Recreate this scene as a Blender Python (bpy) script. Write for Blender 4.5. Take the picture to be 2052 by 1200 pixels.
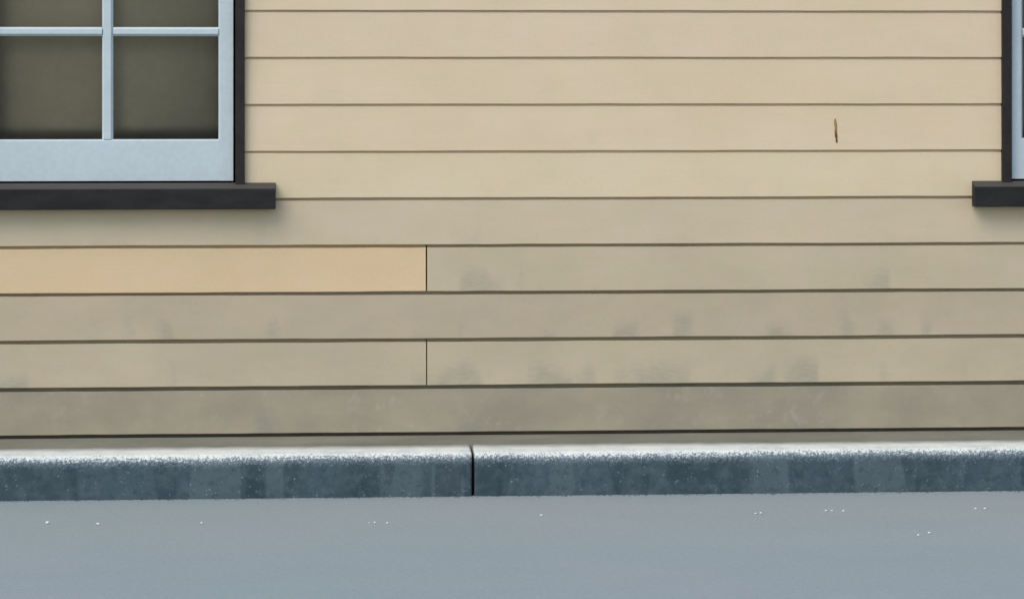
import bpy, math, random
from mathutils import noise, Vector
R = math.radians
sc = bpy.context.scene
for o in list(bpy.data.objects): bpy.data.objects.remove(o)
col = sc.collection

# ---------------------------------------------------------------- camera, world, sun, exposure
cam = bpy.data.cameras.new('camera'); camo = bpy.data.objects.new('camera', cam); col.objects.link(camo)
cam.sensor_width = 36; cam.lens = 140.35; cam.shift_x = -0.1823; cam.shift_y = -0.2193
cam.clip_start = .1; cam.clip_end = 2000
camo.location = (-0.5847, -12.0, 1.248); camo.rotation_euler = (R(90), 0, R(-5.466))
sc.camera = camo

SUN_EL, SUN_AZ = 50, -40            # azimuth: degrees to the left of the wall's normal
w = bpy.data.worlds.new('World'); sc.world = w; w.use_nodes = True
nt = w.node_tree; bg = nt.nodes['Background']
sky = nt.nodes.new('ShaderNodeTexSky'); sky.sky_type = 'NISHITA'; sky.sun_disc = False
sky.sun_elevation = R(SUN_EL); sky.sun_rotation = R(180 - SUN_AZ)
sky.air_density = 1.0; sky.dust_density = 1.0; sky.ozone_density = 1.0
nt.links.new(sky.outputs[0], bg.inputs[0]); bg.inputs[1].default_value = .15

sl = bpy.data.lights.new('sun', 'SUN'); slo = bpy.data.objects.new('sun', sl); col.objects.link(slo)
sl.energy = 1.1; sl.angle = R(50); sl.color = (1, .95, .87)
d = Vector((math.sin(R(SUN_AZ)) * math.cos(R(SUN_EL)), -math.cos(R(SUN_AZ)) * math.cos(R(SUN_EL)), math.sin(R(SUN_EL))))
slo.rotation_euler = d.to_track_quat('Z', 'Y').to_euler(); slo.location = d * 20
sc.view_settings.view_transform = 'Standard'; sc.view_settings.look = 'None'
sc.view_settings.gamma = 1; sc.view_settings.use_curve_mapping = False
sc.view_settings.exposure = 0.77

# ---------------------------------------------------------------- helpers
rng = random.Random(7)
def tag(o, label=None, cat=None, group=None, kind=None):
    for k, v in (('label', label), ('category', cat), ('group', group), ('kind', kind)):
        if v: o[k] = v
    return o
def empty(name, loc=(0, 0, 0)):
    o = bpy.data.objects.new(name, None); col.objects.link(o); o.location = loc; o.empty_display_size = .2
    return o
def mesh(name, vs, fs, m, parent=None, smooth=False, bevel=0, segs=2):
    me = bpy.data.meshes.new(name); me.from_pydata(vs, [], fs); me.update()
    me.materials.append(m)
    if smooth:
        for p in me.polygons: p.use_smooth = True
    o = bpy.data.objects.new(name, me); col.objects.link(o)
    if parent: o.parent = parent
    if bevel:
        b = o.modifiers.new('edge', 'BEVEL'); b.width = bevel; b.segments = segs; b.limit_method = 'ANGLE'
    return o
def boxes(bs):
    vs, fs = [], []
    for x0, x1, y0, y1, z0, z1 in bs:
        n = len(vs)
        vs += [(x0,y0,z0),(x1,y0,z0),(x1,y1,z0),(x0,y1,z0),(x0,y0,z1),(x1,y0,z1),(x1,y1,z1),(x0,y1,z1)]
        fs += [tuple(n+i for i in q) for q in ((0,3,2,1),(4,5,6,7),(0,1,5,4),(1,2,6,5),(2,3,7,6),(3,0,4,7))]
    return vs, fs
def box(name, b, m, parent=None, bevel=0):
    return mesh(name, *boxes([b]), m, parent, bevel=bevel)
def extrude_x(prof, xs, jit=None):
    """closed profile [(y,z)] swept along xs; jit(x,i,y,z) may move points"""
    n = len(prof); vs, fs = [], []
    for x in xs:
        for i, (y, z) in enumerate(prof):
            vs.append((x, *(jit(x, i, y, z) if jit else (y, z))))
    for k in range(len(xs) - 1):
        for i in range(n):
            j = (i + 1) % n
            fs.append((k*n+i, k*n+j, (k+1)*n+j, (k+1)*n+i))
    fs.append(tuple(range(n - 1, -1, -1))); fs.append(tuple((len(xs)-1)*n + i for i in range(n)))
    return vs, [f[::-1] for f in fs]
def linspace(a, b, n): return [a + (b-a)*i/n for i in range(n+1)]

# ---------------------------------------------------------------- materials
class MT:
    def __init__(s, name, rough=.6, spec=.3):
        s.m = bpy.data.materials.new(name); s.m.use_nodes = True; s.t = s.m.node_tree
        s.b = s.t.nodes['Principled BSDF']; s.b.inputs['Roughness'].default_value = rough
        s.b.inputs['Specular IOR Level'].default_value = spec
        s.pos = s.n('ShaderNodeNewGeometry').outputs['Position']
    def n(s, t, **k):
        o = s.t.nodes.new(t)
        for a, v in k.items(): setattr(o, a, v)
        return o
    def l(s, a, b): s.t.links.new(a, b)
    def put(s, sock, v):
        if hasattr(v, 'default_value') or hasattr(v, 'links'): s.l(v, sock)
        else: sock.default_value = v
    def noise(s, scale, detail=4, rough=.55, stretch=(1,1,1), off=(0,0,0), dist=0, src=None):
        mp = s.n('ShaderNodeMapping'); s.l(src or s.pos, mp.inputs[0])
        mp.inputs['Scale'].default_value = stretch; s.put(mp.inputs['Location'], off)
        n = s.n('ShaderNodeTexNoise'); s.l(mp.outputs[0], n.inputs['Vector'])
        n.inputs['Scale'].default_value = scale; n.inputs['Detail'].default_value = detail
        n.inputs['Roughness'].default_value = rough; n.inputs['Distortion'].default_value = dist
        return n.outputs['Fac']
    def ramp(s, v, a, b, lo=0., hi=1.):
        r = s.n('ShaderNodeMapRange'); r.interpolation_type = 'SMOOTHSTEP'
        s.put(r.inputs[0], v); s.put(r.inputs[1], a); s.put(r.inputs[2], b); s.put(r.inputs[3], lo); s.put(r.inputs[4], hi)
        return r.outputs[0]
    def math(s, op, a, b=0.):
        o = s.n('ShaderNodeMath', operation=op); s.put(o.inputs[0], a); s.put(o.inputs[1], b); return o.outputs[0]
    def mix(s, f, a, b, blend='MIX'):
        o = s.n('ShaderNodeMix', data_type='RGBA', blend_type=blend); s.put(o.inputs[0], f)
        for i, v in ((6, a), (7, b)):
            s.put(o.inputs[i], (*v, 1) if isinstance(v, tuple) and len(v) == 3 else v)
        return o.outputs[2]
    def attr(s, name):
        a = s.n('ShaderNodeAttribute', attribute_type='OBJECT', attribute_name=name); return a
    def color(s, v): s.put(s.b.inputs['Base Color'], (*v, 1) if isinstance(v, tuple) else v)
    def bump(s, v, strength=.3, dist=.002):
        b = s.n('ShaderNodeBump'); b.inputs['Strength'].default_value = strength; b.inputs['Distance'].default_value = dist
        s.l(v, b.inputs['Height']); s.l(b.outputs[0], s.b.inputs['Normal'])
    def sep(s, v):
        o = s.n('ShaderNodeSeparateXYZ'); s.l(v, o.inputs[0]); return o.outputs

def board_material():
    t = MT('weathered_beige_paint', .62, .25)
    paint = t.attr('paint').outputs['Color']; grime = t.attr('grime').outputs['Fac']; dirt = t.attr('dirt').outputs['Fac']
    seed = t.n('ShaderNodeObjectInfo').outputs['Random']
    cl = t.noise(2.1, 5, .6, (1, 1, 2.2))                                    # uneven, faded paint
    c = t.mix(t.ramp(cl, .35, .65), paint, t.mix(1., paint, (.955, .955, .93), 'MULTIPLY'))
    warm = t.noise(5, 3, .5, (1, 1, 1.5), (4, 0, 2))
    c = t.mix(t.ramp(warm, .55, .8, 0, .5), c, t.mix(1., paint, (1.04, .985, .93), 'MULTIPLY'))
    mot = t.noise(9, 3, .6, (1, 1, 1.3), (3, 3, 8))
    c = t.mix(t.ramp(mot, .5, .68, 0, .7), c, t.mix(1., c, (.965, 1.0, .955), 'MULTIPLY'))
    c = t.mix(t.ramp(mot, .5, .32, 0, .7), c, t.mix(1., c, (1.01, .985, 1.0), 'MULTIPLY'))
    brush = t.noise(26, 4, .65, (.10, 1, 4))                                 # brush strokes along the board
    c = t.mix(t.ramp(brush, .3, .7, 0, .12), c, t.mix(1., paint, (.86, .86, .85), 'MULTIPLY'))
    c = t.mix(t.ramp(t.noise(330, 2, .6), .38, .62, 0, .17), c, t.mix(1., c, (.72, .72, .72), 'MULTIPLY'))
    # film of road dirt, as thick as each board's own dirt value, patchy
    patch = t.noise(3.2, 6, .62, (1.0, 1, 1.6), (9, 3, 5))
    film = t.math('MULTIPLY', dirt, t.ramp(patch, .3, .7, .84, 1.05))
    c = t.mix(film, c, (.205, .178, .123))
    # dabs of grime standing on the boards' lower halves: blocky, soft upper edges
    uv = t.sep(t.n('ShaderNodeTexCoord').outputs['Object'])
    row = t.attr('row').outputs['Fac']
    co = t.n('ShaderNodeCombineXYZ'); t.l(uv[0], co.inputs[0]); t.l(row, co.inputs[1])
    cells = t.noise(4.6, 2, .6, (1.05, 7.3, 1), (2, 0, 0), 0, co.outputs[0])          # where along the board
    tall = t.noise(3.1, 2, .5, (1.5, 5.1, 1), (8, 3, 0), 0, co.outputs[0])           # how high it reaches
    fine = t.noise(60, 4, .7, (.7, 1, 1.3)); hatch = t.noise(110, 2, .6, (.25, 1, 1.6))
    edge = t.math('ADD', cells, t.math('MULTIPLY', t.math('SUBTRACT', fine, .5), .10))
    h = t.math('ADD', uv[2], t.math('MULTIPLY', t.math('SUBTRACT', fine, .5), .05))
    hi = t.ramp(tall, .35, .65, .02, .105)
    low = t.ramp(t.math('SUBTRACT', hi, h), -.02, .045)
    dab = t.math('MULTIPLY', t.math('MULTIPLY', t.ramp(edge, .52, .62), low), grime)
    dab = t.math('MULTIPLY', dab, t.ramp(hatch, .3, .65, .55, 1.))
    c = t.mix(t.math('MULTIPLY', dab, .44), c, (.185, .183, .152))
    # fine splash specks
    sp = t.math('MULTIPLY', t.ramp(t.noise(190, 2, .5, off=(2, 2, 2)), .69, .74), t.ramp(t.noise(6, 3, .6, off=(1, 4, 4)), .45, .6))
    c = t.mix(t.math('MULTIPLY', t.math('MULTIPLY', sp, grime), .35), c, (.12, .11, .09))
    # rubbed pale scuffs
    sc_ = t.noise(24, 5, .68, (1, 1, .7), (1, 7, 3)); zone = t.noise(4, 2, .5, (1, 1, 2), (7, 1, 1))
    scuff = t.math('MULTIPLY', t.math('MULTIPLY', t.ramp(sc_, .50, .68), t.ramp(zone, .45, .6)), grime)
    c = t.mix(t.math('MULTIPLY', scuff, .34), c, (.40, .345, .26))
    t.color(c)
    hgt = t.math('ADD', t.math('MULTIPLY', brush, .6), t.math('MULTIPLY', t.noise(160, 3, .6), .4))
    t.bump(hgt, .35, .0012)
    t.put(t.b.inputs['Roughness'], t.ramp(cl, .3, .7, .55, .75))
    return t.m
def simple(name, base, rough, var=.12, scale=18, spec=.3, bump=.25, stretch=(1,1,1), speck=None):
    t = MT(name, rough, spec)
    n = t.noise(scale, 5, .6, stretch); n2 = t.noise(scale*9, 3, .6, stretch)
    c = t.mix(t.ramp(n, .3, .7), tuple(v*(1-var) for v in base), tuple(v*(1+var) for v in base))
    c = t.mix(t.ramp(n2, .35, .65, 0, .18), c, tuple(v*.7 for v in base))
    if speck: c = t.mix(t.ramp(t.noise(120, 2, .5), .68, .75, 0, .6), c, speck)
    t.color(c); t.bump(n2, bump, .001)
    return t.m
M_board = board_material()
M_core = simple('sheathing', (.16, .13, .10), .9)
M_base = simple('grey_base_board', (.215, .19, .136), .8, .14, 9, stretch=(.25, 1, 3))
M_dark = simple('charcoal_paint', (.025, .0188, .0165), .7, .2, 22, .15, bump=.35, speck=(.05, .043, .04))
M_sill = simple('charcoal_sill_paint', (.019, .0178, .0158), .7, .25, 16, .15, bump=.4, stretch=(.5, 1, 1.5), speck=(.045, .047, .047))
M_sash = simple('pale_blue_grey_paint', (.468, .512, .498), .45, .03, 12, bump=.18, stretch=(.5, 1, .5))
def lit_tops(m):  # paler upward faces: extra light from above put into the base colour
    t = m.node_tree; b = t.nodes['Principled BSDF']; src = b.inputs['Base Color'].links[0].from_socket
    g = t.nodes.new('ShaderNodeNewGeometry'); sx = t.nodes.new('ShaderNodeSeparateXYZ'); t.links.new(g.outputs['True Normal'], sx.inputs[0])
    r_ = t.nodes.new('ShaderNodeMapRange'); t.links.new(sx.outputs[2], r_.inputs[0])
    r_.inputs[1].default_value = .6; r_.inputs[2].default_value = .9; r_.inputs[4].default_value = .62
    x = t.nodes.new('ShaderNodeMix'); x.data_type = 'RGBA'; t.links.new(r_.outputs[0], x.inputs[0]); t.links.new(src, x.inputs[6])
    x.inputs[7].default_value = (.095, .085, .07, 1); t.links.new(x.outputs[2], b.inputs['Base Color'])
lit_tops(M_sill)
M_inner = simple('dim_plaster', (.10, .13, .16), .9)
M_blind = simple('olive_blind_cloth', (.226, .197, .122), .85, .10, 6, bump=.3)
M_roof = simple('dark_roof_metal', (.06, .06, .06), .6)
M_mortar = simple('dark_joint_filler', (.012, .013, .015), .95)
M_pebble = simple('white_pebble', (.62, .62, .60), .7, .05)
M_grit = simple('dark_grit', (.07, .08, .09), .9, .3, 60)

def glass():
    m = bpy.data.materials.new('window_glass'); m.use_nodes = True; t = m.node_tree
    t.nodes.clear(); out = t.nodes.new('ShaderNodeOutputMaterial')
    tr = t.nodes.new('ShaderNodeBsdfTransparent'); tr.inputs[0].default_value = (.955, .945, .93, 1)
    gl = t.nodes.new('ShaderNodeBsdfGlossy'); gl.inputs['Roughness'].default_value = .14
    fr = t.nodes.new('ShaderNodeFresnel'); fr.inputs[0].default_value = 1.3
    mx = t.nodes.new('ShaderNodeMixShader')
    t.links.new(fr.outputs[0], mx.inputs[0]); t.links.new(tr.outputs[0], mx.inputs[1]); t.links.new(gl.outputs[0], mx.inputs[2])
    t.links.new(mx.outputs[0], out.inputs[0]); return m
M_glass = glass()

def kerb_material():
    t = MT('slate_kerb_stone', .75, .3)
    seedv = t.n('ShaderNodeObjectInfo').outputs['Random']
    uv = t.sep(t.pos)
    big = t.noise(3.4, 4, .55, (1, 1, .25), (3, 0, 0), .6); mid = t.noise(24, 5, .65); fine = t.noise(90, 4, .7)
    pan = t.noise(2.3, 2, .5, (1.6, .01, .12), (6.3, 0, 0), .15); pan2 = t.noise(6.1, 1, .5, (1.2, .01, .2), (1.3, 0, 0), .1)
    c = t.mix(t.ramp(big, .35, .65), (.028, .048, .055), (.050, .077, .086))
    c = t.mix(t.ramp(pan, .52, .545, 0, .6), c, (.088, .116, .122))
    c = t.mix(t.ramp(pan2, .44, .42, 0, .55), c, (.020, .038, .046))
    c = t.mix(t.ramp(mid, .42, .68, 0, .5), c, (.085, .112, .118))
    c = t.mix(t.ramp(t.noise(38, 5, .65, off=(5, 5, 5)), .50, .66, 0, .45), c, (.020, .036, .044))
    # pale chips scattered in the stone
    vo = t.n('ShaderNodeTexVoronoi'); vo.inputs['Scale'].default_value = 95; vo.inputs['Randomness'].default_value = 1
    wob = t.n('ShaderNodeTexNoise'); wob.inputs['Scale'].default_value = 260; t.l(t.pos, wob.inputs['Vector'])
    va = t.n('ShaderNodeVectorMath', operation='MULTIPLY_ADD'); t.l(wob.outputs['Color'], va.inputs[0]); va.inputs[1].default_value = (.012,)*3; t.l(t.pos, va.inputs[2])
    t.l(va.outputs[0], vo.inputs['Vector'])
    chip = t.math('MULTIPLY', t.ramp(vo.outputs['Distance'], .26, .10), t.ramp(t.noise(30, 3, .6, off=(8, 1, 2)), .50, .64))
    c = t.mix(t.math('MULTIPLY', chip, .55), c, (.38, .42, .45))
    # worn pale crust on the top and the arris, breaking up in specks down the face
    z = t.math('ADD', uv[2], t.math('MULTIPLY', t.math('SUBTRACT', t.noise(120, 4, .65), .5), .055))
    z = t.math('ADD', z, t.math('MULTIPLY', t.math('SUBTRACT', t.noise(330, 2, .6), .5), .045))
    z = t.math('ADD', z, t.math('MULTIPLY', t.math('SUBTRACT', t.noise(5, 2, .5), .5), .014))
    crust = t.ramp(z, .112, .127)
    c = t.mix(t.math('MULTIPLY', t.ramp(z, .092, .116), .55), c, (.22, .25, .265))
    c = t.mix(crust, c, t.mix(t.ramp(t.noise(14, 4, .6), .4, .7), (.66, .66, .575), (.55, .56, .50)))
    t.color(c); t.bump(t.math('ADD', mid, t.math('MULTIPLY', fine, .7)), .5, .004)
    return t.m
M_kerb = kerb_material()

def pavement_material():
    t = MT('blue_grey_pavement', .8, .25)
    a = t.noise(.9, 4, .5); b = t.noise(3.5, 5, .6); f = t.noise(55, 4, .7); ff = t.noise(210, 2, .6)
    c = t.mix(t.ramp(a, .35, .65), (.252, .292, .274), (.270, .294, .281))
    c = t.mix(t.ramp(b, .4, .7, 0, .35), c, (.232, .268, .262))
    c = t.mix(t.ramp(f, .4, .7, 0, .42), c, (.33, .36, .35))
    c = t.mix(t.ramp(ff, .48, .66, 0, .6), c, (.18, .205, .205))
    t.color(c); t.bump(t.math('ADD', f, ff), .25, .002)
    return t.m
M_pave = pavement_material()

def rust_material():
    t = MT('rust_brown_wood', .85, .1)
    uv = t.sep(t.n('ShaderNodeTexCoord').outputs['Object'])
    c = t.mix(t.ramp(uv[2], .05, .018), (.36, .205, .075), (.10, .038, .010))
    c = t.mix(t.ramp(t.noise(120, 4, .7), .4, .7, 0, .6), c, (.21, .095, .04))
    t.color(c); t.bump(t.noise(200, 3, .6, (1, 1, .3)), .6, .001); return t.m
M_rust = rust_material()

# ---------------------------------------------------------------- the ground and the kerb
S = 600
pv = mesh('pavement', [(-S, -S, 0), (S, -S, 0), (S, S, 0), (-S, S, 0)], [(0, 1, 2, 3)], M_pave)
tag(pv, kind='structure')

XL, XR = -5.0, 6.5                       # the stretch of street front that is built
KF, KB, KH = -.160, .004, .138           # kerb: front, back, height
r = .024
prof = [(KF + .002, -.06)] + [(KF, z) for z in (.002, .03, .06, .09)] + \
       [(KF + r - r*math.cos(R(a)), KH - .008 - r + r*math.sin(R(a))) for a in (0, 18, 36, 54, 72, 90)] + \
       [(KF + .08, KH - .004), (KB, KH), (KB, -.06)]
def kjit(x, i, y, z):
    p = Vector((x*3.1, y*9, z*9)); k = .0022 if 0 < i < 13 else 0
    return y + k*noise.noise(p) + k*.7*noise.noise(p*6), z + (k*.7*noise.noise(p + Vector((5, 2, 1))) + k*.6*noise.noise(p*5) if i > 4 else 0)
JX, KL, GAP = -.1232, 1.82, .0085
joints = [JX + KL*k for k in range(-3, 5)]
vs, fs = boxes([(x - GAP/2 + .0003, x + GAP/2 - .0003, KF + .034, KB - .004, -.05, KH - .042) for x in joints[1:-1]])
kerb = mesh('kerb', vs, fs, M_mortar); tag(kerb, kind='structure')
for a, b in zip(joints[:-1], joints[1:]):
    x0, x1 = a + GAP/2, b - GAP/2
    xs = [x0, x0 + .003, x0 + .008] + linspace(x0 + .03, x1 - .03, 90) + [x1 - .008, x1 - .003, x1]
    v, f = extrude_x(prof, xs, kjit)
    n = len(prof); c0 = Vector((0, KF + .08, KH/2))
    for k, dd in ((0, .0045), (1, .0015), (len(xs)-2, .0015), (len(xs)-1, .0045)):     # worn-off arrises at the joint
        for i in range(1, 13):
            x, y, z = v[k*n+i]
            v[k*n+i] = (x, y + (dd if i < 8 else 0), z - (dd if i > 5 else 0))
    mesh('kerb_stone', v, f, M_kerb, kerb, smooth=True)
for o in kerb.children:
    o.data.shade_smooth() if hasattr(o.data, 'shade_smooth') else None

# grit gathered along the foot of the kerb
vs, fs = [], []
g = random.Random(3)
for k in range(2600):
    x = g.uniform(-2.6, 3.0); y = KF - abs(g.gauss(0, .016)) - .001; s = g.uniform(.0006, .0022)
    if noise.noise(Vector((x*7, 3, 1))) < g.uniform(-.5, .35): continue
    n = len(vs); a = g.uniform(0, 6.28)
    for q in range(4): vs.append((x + s*1.6*math.cos(a + q*1.57)*g.uniform(.6, 1.3), y + s*1.4*math.sin(a + q*1.57), 0.0003))
    vs.append((x, y, s*1.1))
    fs += [(n+q, n+(q+1) % 4, n+4) for q in range(4)]
gr = mesh('grit', vs, fs, M_grit)
tag(gr, 'fine dark grit gathered along the foot of the kerb', 'grit', kind='stuff')

# ---------------------------------------------------------------- the house
house = empty('weatherboard_house', (0.3, 0, 0))
tag(house, 'beige weatherboard house wall with pale blue sash windows and charcoal trim behind the kerb', 'house')
def part(o, parent=None):
    p = parent or house
    o.parent = p; o.matrix_parent_inverse = p.matrix_world.inverted() if p is not house else house.matrix_basis.inverted()
    return o

EXP = .1404; Z0 = .177                       # cover of a board, butt of the lowest board
ROWS = 17; TOP = Z0 + ROWS*EXP
WIN = [-1.2052, 1.8844]                      # window centres
OP = .4065                                   # half width of the boards' gap at a window
WZ0, WZ1 = Z0 + 5*EXP, Z0 + 16*EXP           # .879 ... 2.423

# paint: (colour, film of dirt, dabs of grime) of each course, lowest first
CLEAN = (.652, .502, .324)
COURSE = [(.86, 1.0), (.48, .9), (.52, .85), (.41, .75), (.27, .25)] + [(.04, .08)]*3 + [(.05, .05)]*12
def weatherboard(x0, x1, row, paint=CLEAN, film=None, grime=None, nudge=0):
    z = Z0 + row*EXP
    gap = .0116 - .0050*min(1, row/5)                        # the lap opens lower down
    dep = (.030, .028, .026, .022, .015)[min(row, 4)] if row < 5 else .011
    pdep = (.030, .028, .026, .022, .015)[min(row - 1, 4)] if 0 < row < 6 else (.030 if row == 0 else .011)   # lap of the course below
    pr = [(.0016, 0), (0, .0016), (.0042, EXP - gap - .0015), (.0056, EXP - gap), (dep, EXP - gap),
          (dep, EXP + .018), (.0365, EXP + .018), (.0365, .0195), (pdep - .0006, .0195), (pdep - .0006, .0005)]
    sd = row*13.7 + x0
    def jit(x, i, y, zz):
        wv = .0012*noise.noise(Vector((x*2.2, sd, 0))) + .0008*noise.noise(Vector((x*9, sd, 4)))
        if i in (0, 1): return y + .0005*noise.noise(Vector((x*4, sd, 9))), zz + wv
        if i in (2, 3): return y, zz + .0012*noise.noise(Vector((x*3, sd + 50, 0))) + .0008*noise.noise(Vector((x*11, sd, 7)))
        return y, zz
    n = max(6, int((x1 - x0)*26))
    v, f = extrude_x(pr, linspace(x0, x1, n), jit)
    o = mesh('weatherboard', v, f, M_board)
    o.location = (0, nudge, z); part(o)
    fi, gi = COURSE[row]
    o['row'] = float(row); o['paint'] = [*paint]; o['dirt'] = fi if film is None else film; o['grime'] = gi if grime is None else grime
    return o
marked = None
JB = -.2568; jg = .0022
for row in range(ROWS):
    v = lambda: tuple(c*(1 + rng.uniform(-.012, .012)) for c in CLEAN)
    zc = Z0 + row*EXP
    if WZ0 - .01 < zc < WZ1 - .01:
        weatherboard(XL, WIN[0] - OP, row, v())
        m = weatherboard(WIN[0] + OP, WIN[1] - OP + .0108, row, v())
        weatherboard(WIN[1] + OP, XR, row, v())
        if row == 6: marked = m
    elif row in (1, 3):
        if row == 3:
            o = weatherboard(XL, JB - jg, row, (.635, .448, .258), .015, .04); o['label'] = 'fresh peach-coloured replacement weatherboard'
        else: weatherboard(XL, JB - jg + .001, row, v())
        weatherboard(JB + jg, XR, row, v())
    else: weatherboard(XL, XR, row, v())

# rust-brown split in a board between the windows
pts = [(0, .0), (.0022, .004), (.0026, .012), (.0034, .022), (.0036, .034), (.0034, .046), (.0040, .058), (.0032, .068), (.0008, .0745)]
vs, fs = [], []
for i, (hw, z) in enumerate(pts):
    cx = .9838 - .0045*(z/.075)**.8 + .0006*math.sin(z*160)
    h = max(hw*(.95 + .25*noise.noise(Vector((z*120, 1, 0)))), .0005)
    yb = .0042*(z + .0216)/.133 - .0008
    for dx, dy in ((-h*1.15, .0006), (-h*.6, -.0006), (h*.6, -.0005), (h*1.15, .0006)): vs.append((cx + dx, yb + dy - .0004, z))
    if i:
        k = i*4
        fs += [(k-4+q, k-3+q, k+1+q, k+q) for q in range(3)]
streak = mesh('rust_streak', vs, fs, M_rust)
streak.location = (0, 0, 1.041); streak.parent = marked
streak.matrix_parent_inverse = (house.matrix_basis @ marked.matrix_parent_inverse @ marked.matrix_basis).inverted()
streak['label'] = 'narrow rust-brown split in the paint'

# wall core with window openings, base board, roof, room inside
co = []
hw = .408
wz0, wz1 = WZ0 + .0215, WZ1 - .002
yb0, yb1 = .038, .130
co += [(XL, XR, yb0, yb1, .02, wz0), (XL, XR, yb0, yb1, wz1, TOP)]
xx = [XL] + [e for c in WIN for e in (c - hw, c + hw)] + [XR]
for a, b in zip(xx[0::2], xx[1::2]): co.append((a, b, yb0, yb1, wz0, wz1))
part(mesh('wall_core', *boxes(co), M_core))
part(mesh('room_shell', *boxes([(XL, XR, 3.2, 3.3, .02, TOP), (XL, XL + .1, .1305, 3.2, .02, TOP), (XR - .1, XR, .1305, 3.2, .02, TOP),
                                (XL + .1, XR - .1, .1305, 3.2, .3, .36)]), M_inner))
bp = [(.0075, .02), (.0075, Z0 - .0120), (.0095, Z0 - .0105), (.0370, Z0 - .0105), (.0370, .02)]
v, f = extrude_x(bp, linspace(XL, XR, 40), lambda x, i, y, z: (y + .0012*noise.noise(Vector((x*3, 1, 2))), z))
part(mesh('base_board', v, f, M_base))
part(mesh('roof', *boxes([(XL - .15, XR + .15, -.12, 3.45, TOP + .022, TOP + .10)]), M_roof, bevel=.006))

def prism(pr, axis, a, b):
    """profile in the two other axes, swept from a to b along axis 'x' or 'z'"""
    n = len(pr); vs = []
    for t in (a, b):
        for p, q in pr: vs.append((t, p, q) if axis == 'x' else (p, q, t))
    fs = [(i, (i+1) % n, n + (i+1) % n, n + i) for i in range(n)] + [tuple(range(n-1, -1, -1)), tuple(range(n, 2*n))]
    return vs, fs

def bar_x(name, x0, x1, z0, z1, parent, yf=.011, yb=.040, cham=.005, lowc=None):
    """horizontal sash member: bevelled (putty) edges towards the glass"""
    lc = cham if lowc is None else lowc
    pr = [(yf, z0 + lc), (yf, z1 - cham), (yf + cham*1.2, z1), (yb, z1), (yb, z0), (yf + lc*1.2, z0)]
    v, f = prism(pr, 'x', x0, x1); return part(mesh(name, v, [q[::-1] for q in f], M_sash), parent)
def bar_z(name, x0, x1, z0, z1, parent, yf=.011, yb=.040, cl=.005, cr=.005, zs=None):
    pr = [(x0 + cl, yf), (x1 - cr, yf), (x1, yf + cr*1.2 + .0001), (x1, yb), (x0, yb), (x0, yf + cl*1.2 + .0001)]
    v, f = prism(pr, 'z', zs if zs else z0, z1)
    if zs:                                             # square-edged foot beside the bottom rail
        v2, f2 = prism([(x0 + min(cl, .0015), yf), (x1 - min(cr, .0015), yf), (x1, yf + (.002 if cr < .002 else 0)), (x1, yb), (x0, yb), (x0, yf + (.002 if cl < .002 else 0))], 'z', z0, zs)
        if cl > .002: v2[0] = (x0 + .0001, *v2[0][1:]); v2[6] = (x0 + .0001, *v2[6][1:])
        if cr > .002: v2[1] = (x1 - .0001, *v2[1][1:]); v2[7] = (x1 - .0001, *v2[7][1:])
        f += [tuple(i + len(v) for i in q) for q in f2]; v += v2
    return part(mesh(name, v, f, M_sash), parent)

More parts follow.
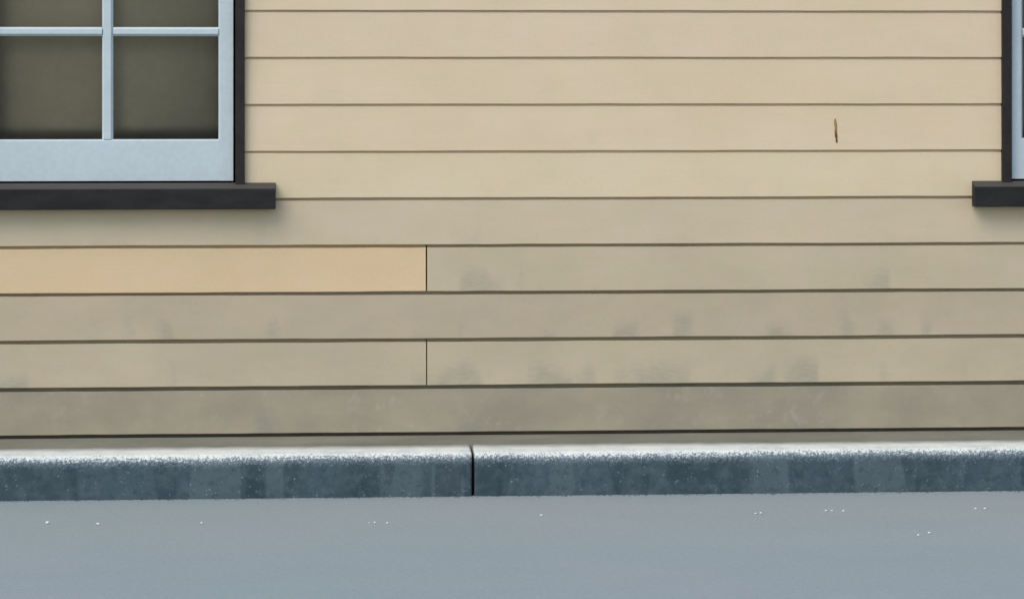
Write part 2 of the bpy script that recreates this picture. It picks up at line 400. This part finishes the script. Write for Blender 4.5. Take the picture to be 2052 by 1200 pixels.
PW, BW, PH, BH = .3121, .0325, .3074, .0268
def window(cx, stile, lab):
    """sliding sash window; returns the frame, whose children are its members"""
    ph = PW + BW/2                                     # centre to the outer pane edge
    so = ph + stile                                    # outer edge of the sash
    ci, cn = .3792, .4065                              # inner / outer edge of the dark frame
    ci = max(ci, so + .0035) if stile > .04 else so - .0005 + .006
    cn = ci + .0272
    zt = WZ1 + .035
    # frame: two jambs and a head, one mesh
    w_ = part(mesh('window', *boxes([(cx - cn, cx - ci, -.019, .052, .915, zt), (cx + ci, cx + cn, -.019, .052, .915, zt),
                                     (cx - ci, cx + ci, -.019, .052, zt - .03, zt)]), M_dark, bevel=.0018))
    w_['label'] = lab
    sb = .9312; p0 = 1.0553
    rows = [p0, p0 + PH + BH]
    mt = rows[1] + PH                                  # meeting rail from here
    def sash(z0, zb, y):                               # z0: bottom edge of sash, zb: bottom of lowest pane
        zs = [zb, zb + PH + BH]; ztop = zs[1] + PH + .042
        bar_z('sash_stile', cx - so, cx - ph, z0, ztop, w_, y, y + .029, .0015, .006, zb)
        bar_z('sash_stile', cx + ph, cx + so, z0, ztop, w_, y, y + .029, .006, .0015, zb)
        e = .0001
        bar_x('bottom_rail', cx - ph + e, cx + ph - e, z0, zb, w_, y + .0002, y + .0287, .005, .0002)
        bar_x('top_rail', cx - ph + e, cx + ph - e, zs[1] + PH, ztop, w_, y + .0004, y + .0287, .0035)
        bar_z('glazing_bar', cx - BW/2, cx + BW/2, zb + e, zs[1] + PH - e, w_, y + .0015, y + .027, .0068, .0068)
        for s in (-1, 1):
            xa, xb = sorted((cx + s*(BW/2 + e), cx + s*(ph - e)))
            bar_x('glazing_bar', xa, xb, zb + PH, zs[1], w_, y + .0018, y + .0265, .0068)
            for zz in zs:
                part(box('pane', (xa + .0002, xb - .0002, y + .013, y + .0165, zz + .0004, zz + PH - .0004), M_glass), w_)
        return ztop
    zt1 = sash(sb, p0, .011)
    sash(zt1 - .040, zt1 + .002, .0415)
    # sloping sill: horns lie in front of the boards, tongue runs into the opening
    se = ci + .1195 if stile > .04 else ci + .119
    zb = .848
    pr = [(-.055, zb), (-.055, .9075), (-.0525, .9098), (-.0016, .9262), (-.0016, zb)]
    v, f = prism(pr, 'x', cx - se, cx + se)
    s_ = mesh('sill', v, [q[::-1] for q in f], M_sill, bevel=.002); part(s_, w_)
    pr = [(-.0013, .884), (-.0013, .9145), (.052, .9148), (.052, .884)]
    v, f = prism(pr, 'x', cx - ci + .002, cx + ci - .002)
    part(mesh('sill_tongue', v, [q[::-1] for q in f], M_sill), w_)
    part(box('lining', (cx - ci + .003, cx + ci - .003, .0525, .125, wz0 + .0005, .934), M_dark), w_)
    # blind hanging inside
    segs = [(.040, zt - .05), *[(.040 + .09*(k/16)**2.4, 1.105 - .056*(k/16)**.85) for k in range(17)]]
    vs, fs = [], []
    for i, (y, z) in enumerate(segs):
        for x in (-.355, .355): vs += [(x, y + .04, z)]
    for i, (y, z) in enumerate(segs):
        for x in (-.355, .355): vs += [(x, y + .0425, z - .0012)]
    k = len(segs)*2
    for i in range(len(segs) - 1):
        a = i*2; fs += [(a, a+2, a+3, a+1), (k+a, k+a+1, k+a+3, k+a+2), (a, k+a, k+a+2, a+2), (a+1, a+3, k+a+3, k+a+1)]
    fs += [(0, 1, k+1, k), (k-2, 2*k-2, 2*k-1, k-1)]
    b = mesh('window_blind', vs, fs, M_blind, smooth=True); b.location = (cx, 0, 0)
    return w_, b
wl, bl = window(WIN[0], .0448, 'pale blue sash window on the left, cut by the edge of the view')
wr, br = window(WIN[1], .0340, 'pale blue sash window at the right edge, only its left side in view')
tag(bl, 'olive-brown blind behind the panes of the left window', 'blind', 'blinds behind the windows')
tag(br, 'olive-brown blind behind the glass of the window at the right edge', 'blind', 'blinds behind the windows')

# ---------------------------------------------------------------- white pebbles on the pavement
PEB = [(-1.330, -.773, 1.2), (-1.189, -.811, 1.0), (-.903, -.813, .8), (-.439, -.845, .5), (-.423, -.847, .8), (-.389, -.862, .8),
       (.048, -.715, .9), (.657, -.722, .8), (.673, -.710, .9), (.866, -.663, .8), (.883, -.665, .7), (.915, -.675, .8),
       (1.038, -1.289, .8), (1.075, -1.245, .9), (1.301, -.652, .9), (1.328, -.655, .9)]
PL = ['largest white pebble, leftmost on the grey pavement', 'white pebble on the pavement, second from the left', 'lone white pebble on the pavement below the left window sill\'s right end',
      'tiny faint white pebble, leftmost of the three left of the kerb joint', 'white pebble in the middle of the three left of the kerb joint', 'white pebble, rightmost of the three left of the kerb joint',
      'lone white pebble on the pavement just right of the kerb joint', 'left pebble of the white pair below the rust streak\'s left', 'right pebble of the white pair below the rust streak\'s left',
      'leftmost of three white pebbles in a row below the rust streak', 'middle one of three white pebbles in a row below the rust streak', 'rightmost of three white pebbles in a row below the rust streak',
      'left pebble of the white pair lying farthest from the kerb', 'right pebble of the white pair lying farthest from the kerb',
      'left pebble of the white pair below the right window sill', 'right pebble of the white pair below the right window sill']
import bmesh
for (x, y, s), lab in zip(PEB, PL):
    bm = bmesh.new(); bmesh.ops.create_icosphere(bm, subdivisions=2, radius=.0041*s)
    for v in bm.verts:
        k = 1 + .25*noise.noise(v.co*260 + Vector((x*50, y*50, 0)))
        v.co = Vector((v.co.x*k*1.15, v.co.y*k*1.3, v.co.z*k*.8))
    zmin = min(v.co.z for v in bm.verts)
    me = bpy.data.meshes.new('pebble'); bm.to_mesh(me); bm.free(); me.materials.append(M_pebble)
    for p in me.polygons: p.use_smooth = True
    o = bpy.data.objects.new('pebble', me); col.objects.link(o); o.location = (x, y, -zmin - .0003)
    tag(o, lab, 'pebble', 'white pebbles on the pavement')
